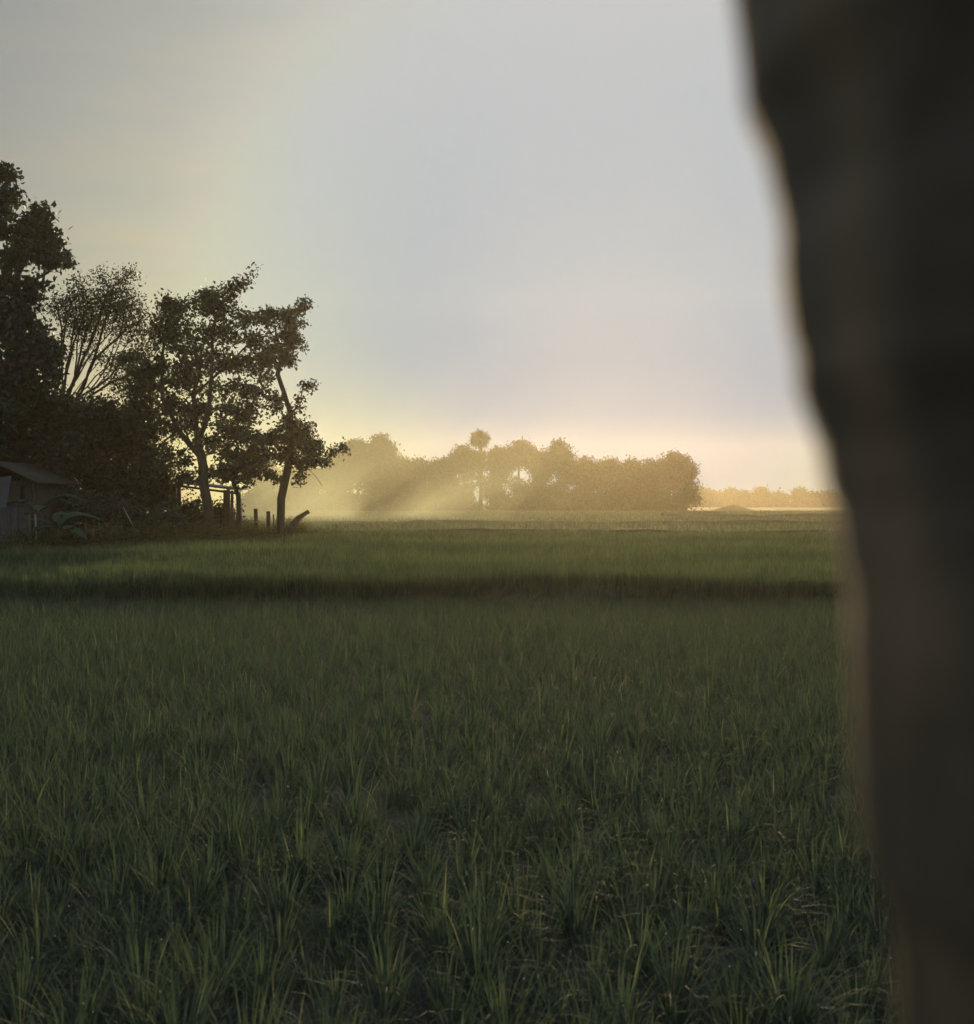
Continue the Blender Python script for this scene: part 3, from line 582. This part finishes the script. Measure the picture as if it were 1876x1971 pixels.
# palm
D = 206; pb = P(925, 985, D); pm = empty('fan_palm', (pb[0], D, 0), 'fan palm rising above the far tree line', 'palm')
mb = MB(); ht = P(0, 846, D)[2]; mb.tube([(0, 0, -.1), (.2, 0, ht * .5), (0, 0, ht)], [.4, .32, .28], 7); mb.build('trunk', M_bark, pm, True)
V, Q, n = [], [], 0
for i in range(80):
    d = rng.normal(0, 1, 3); d[2] = abs(d[2]) * .9 + .0 if rng.random() < .6 else -1.0 * abs(d[2]); d /= np.linalg.norm(d)
    s_ = np.cross(d, rng.normal(0, 1, 3)); s_ /= np.linalg.norm(s_); hub = np.array([0, 0, ht]) + d * rng.uniform(.15, .9)
    for a_ in np.linspace(-1.25, 1.25, 9):
        dd = d * math.cos(a_) + s_ * math.sin(a_); tip = hub + dd * rng.uniform(.9, 1.75); sv = np.cross(dd, np.cross(d, s_)) * .12
        V += [hub, (hub + tip) / 2 + sv, tip, (hub + tip) / 2 - sv]; Q.append((n, n + 1, n + 2, n + 3)); n += 4
link('crown', mesh('crown', V, np.array(Q), M_far, np.full(n, .3)), pm)
cs = np.stack([rng.normal(0, .55, 110), rng.normal(0, .5, 110), rng.uniform(ht * .35, ht - 2.0, 110)], 1)
V, Q, T = leaves(cs, 16, .35, .4); link('vines', mesh('vines', V, Q, M_far, T), pm)
# farthest trees on the right
G2 = 'pale trees on the right horizon'
far2 = [(1348, 941, 18), (1378, 944, 16), (1405, 941, 16), (1435, 944, 18), (1470, 941, 14), (1498, 948, 16), (1540, 941, 17), (1572, 950, 15), (1600, 947, 13), (1625, 941, 16), (1660, 944, 18), (1700, 942, 20)]
words = ['first', 'second', 'third', 'fourth', 'fifth', 'sixth', 'seventh', 'eighth', 'ninth', 'tenth', 'eleventh', 'twelfth']
for i, (x, yt, rx) in enumerate(far2):
    hh = 974 - yt; lob = [(x + rnd.uniform(-.6, .6) * rx, yt + rnd.uniform(5, 12), rx * .4, 4, 10) for _ in range(4)] + [(x + rnd.uniform(-.8, .8) * rx, yt + hh * rnd.uniform(.4, .9), rx * .55, hh * .16, 9) for _ in range(7)] + [(x + rnd.uniform(-1, 1) * rx, rnd.uniform(967, 977), rx * .5, 4, 12) for _ in range(5)]
    tree('far_tree', 430, [(x, 976), (x, 968), (x, yt + 12)], lob, f'pale hazy tree on the horizon, {words[i]} one right of the glowing tree', group=G2, r0=.4, leaf=.8, nper=28, spread=.9, mat=M_far, twig=.06)
# utility pole
D = 330; p = P(1367, 938, D); up = empty('utility_pole', (p[0], D, 0), 'thin utility pole in front of the pale far trees', 'pole')
mb = MB(); mb.tube([(0, 0, -.1), (0, 0, p[2])], [.16, .11], 6); mb.build('shaft', M_wood, up); mb = MB(); mb.box((0, -.2, P(0, 962, D)[2]), (1.6, .2, .2)); mb.build('crossarm', M_wood, up)

# ------------------------------------------------------------------ close trunk on the right
edge = [(0, 1440), (70, 1443), (170, 1490), (280, 1512), (350, 1524), (450, 1519), (560, 1530), (640, 1545), (700, 1543), (760, 1565), (840, 1595), (920, 1606), (970, 1625), (1040, 1630), (1150, 1652), (1300, 1660), (1450, 1668), (1600, 1672), (1750, 1690), (1850, 1735), (1971, 1765)]
Dt = .235; Rt = .105
ey = np.array([e_[0] for e_ in edge]); ex = np.array([e_[1] for e_ in edge]) - np.interp(ey, [0, 150, 500, 700, 900, 1100, 1971], [46, 46, 38, 22, 18, 10, 8])
zz = CAMZ + (HY - ey) / F * Dt; xe = (ex - CX) / F * Dt
# full height of the trunk: continues below to the ground and above the frame
zs = np.concatenate([np.array([-.5, .3, .7, 1.0, 1.25, 1.4]), zz[::-1], np.array([zz[0] + .03, zz[0] + .1, zz[0] + .3, zz[0] + .7, zz[0] + 1.3])])
xl = np.concatenate([np.array([.13, .115, .11, .10, .095, .09]), xe[::-1], np.array([xe[0] - .004, xe[0] - .02, xe[0] - .05, xe[0] - .09, xe[0] - .12])])
zf = np.concatenate([np.arange(-.5, 1.4, .05), np.arange(1.4, 1.78, .0035), np.arange(1.78, 3.1, .05)]); xf = np.interp(zf, zs, xl)
zl = np.interp(zf, [-.5, .3, 1.2, 3.1], [1.5, 1.1, 1.0, .9])
na = 96; V = []
for i, z in enumerate(zf):
    rr_ = Rt * zl[i]
    # silhouette on the left as measured: centre sits one radius (seen tangentially) to the right
    cxk = xf[i] + Rt * 1.07; 
    for j in range(na):
        th = j / na * 2 * math.pi
        r = rr_ * (1 + .003 * math.sin(th * 7 + z * 20 + 2 * math.sin(z * 31)) * abs(math.cos(th / 2)) ** 0 * (0.5 - .5 * math.cos(th)) ** 0 * (1 if math.cos(th) > -.4 else .2))
        V.append((cxk + r * math.cos(th), Dt + .02 + r * math.sin(th), z))
i, j = np.meshgrid(np.arange(len(zf) - 1), np.arange(na), indexing='ij'); i = i.ravel(); j = j.ravel()
Q = np.stack([i * na + j, i * na + (j + 1) % na, (i + 1) * na + (j + 1) % na, (i + 1) * na + j], 1)
link('tree_trunk', mesh('tree_trunk', V, Q, M_barkn, smooth=True), label='blurred dark tree trunk very close at the right edge', category='tree trunk')

# ------------------------------------------------------------------ smoke and haze
def volbox(name, lo, hi, mat, **props):
    mb = MB(); lo, hi = np.array(lo, float), np.array(hi, float); mb.box((lo + hi) / 2, hi - lo); o = mb.build(name, mat, **props); return o
def vol_mat(name, dens, col, g):
    m = bpy.data.materials.new(name); m.use_nodes = True; t = m.node_tree; t.nodes.clear()
    out = nd(t, 'ShaderNodeOutputMaterial'); v = nd(t, 'ShaderNodeVolumePrincipled'); v.inputs['Color'].default_value = (*col, 1)
    v.inputs['Density'].default_value = dens; v.inputs['Anisotropy'].default_value = g; t.links.new(v.outputs[0], out.inputs['Volume']); return m, t, v
m, t, v = vol_mat('smoke', 0.0, (.85, .93, .70), .55)
g = nd(t, 'ShaderNodeTexCoord'); sx = nd(t, 'ShaderNodeSeparateXYZ'); t.links.new(g.outputs['Generated'], sx.inputs[0])
mp = nd(t, 'ShaderNodeMapping'); mr = nd(t, 'ShaderNodeMapping'); mr.inputs['Rotation'].default_value = (0, R(40), 0); t.links.new(g.outputs['Object'], mr.inputs[0])  # slanted density streaks shaped to imitate sun shafts in the smoke
mp.inputs['Scale'].default_value = (.035, .035, .12); t.links.new(mr.outputs[0], mp.inputs[0])
n = nd(t, 'ShaderNodeTexNoise'); n.inputs['Scale'].default_value = 1.3; n.inputs['Detail'].default_value = 3; n.inputs['Distortion'].default_value = .8; t.links.new(mp.outputs[0], n.inputs[0])
nn = mth(t, 'MULTIPLY', mth(t, 'SUBTRACT', n.outputs[0], .42, clamp=True), 6.5)
fx = ramp(t, sx.outputs[0], [(0, 0.), (.15, .8), (.42, 1.), (.62, .45), (.85, .12), (1, 0.)])
fz = ramp(t, sx.outputs[2], [(0, 1.), (.25, .75), (.6, .28), (1, 0.)])
fy = ramp(t, sx.outputs[1], [(0, 0.), (.2, 1.), (.8, 1.), (1, 0.)])
t.links.new(mth(t, 'MULTIPLY', mth(t, 'MULTIPLY', mth(t, 'MULTIPLY', nn, fx), mth(t, 'MULTIPLY', fz, fy)), .0105), v.inputs['Density'])
volbox('smoke', (-34, 62, .02), (14, 150, 13), m, kind='stuff', label='pale drifting smoke low over the field beside the grove', category='smoke')
m, t, v = vol_mat('haze', 0.00036, (1.0, .90, .68), .74)
volbox('haze', (-620, -40, -1), (620, 455, 24), m, kind='stuff', label='thin warm evening haze over the fields', category='haze')
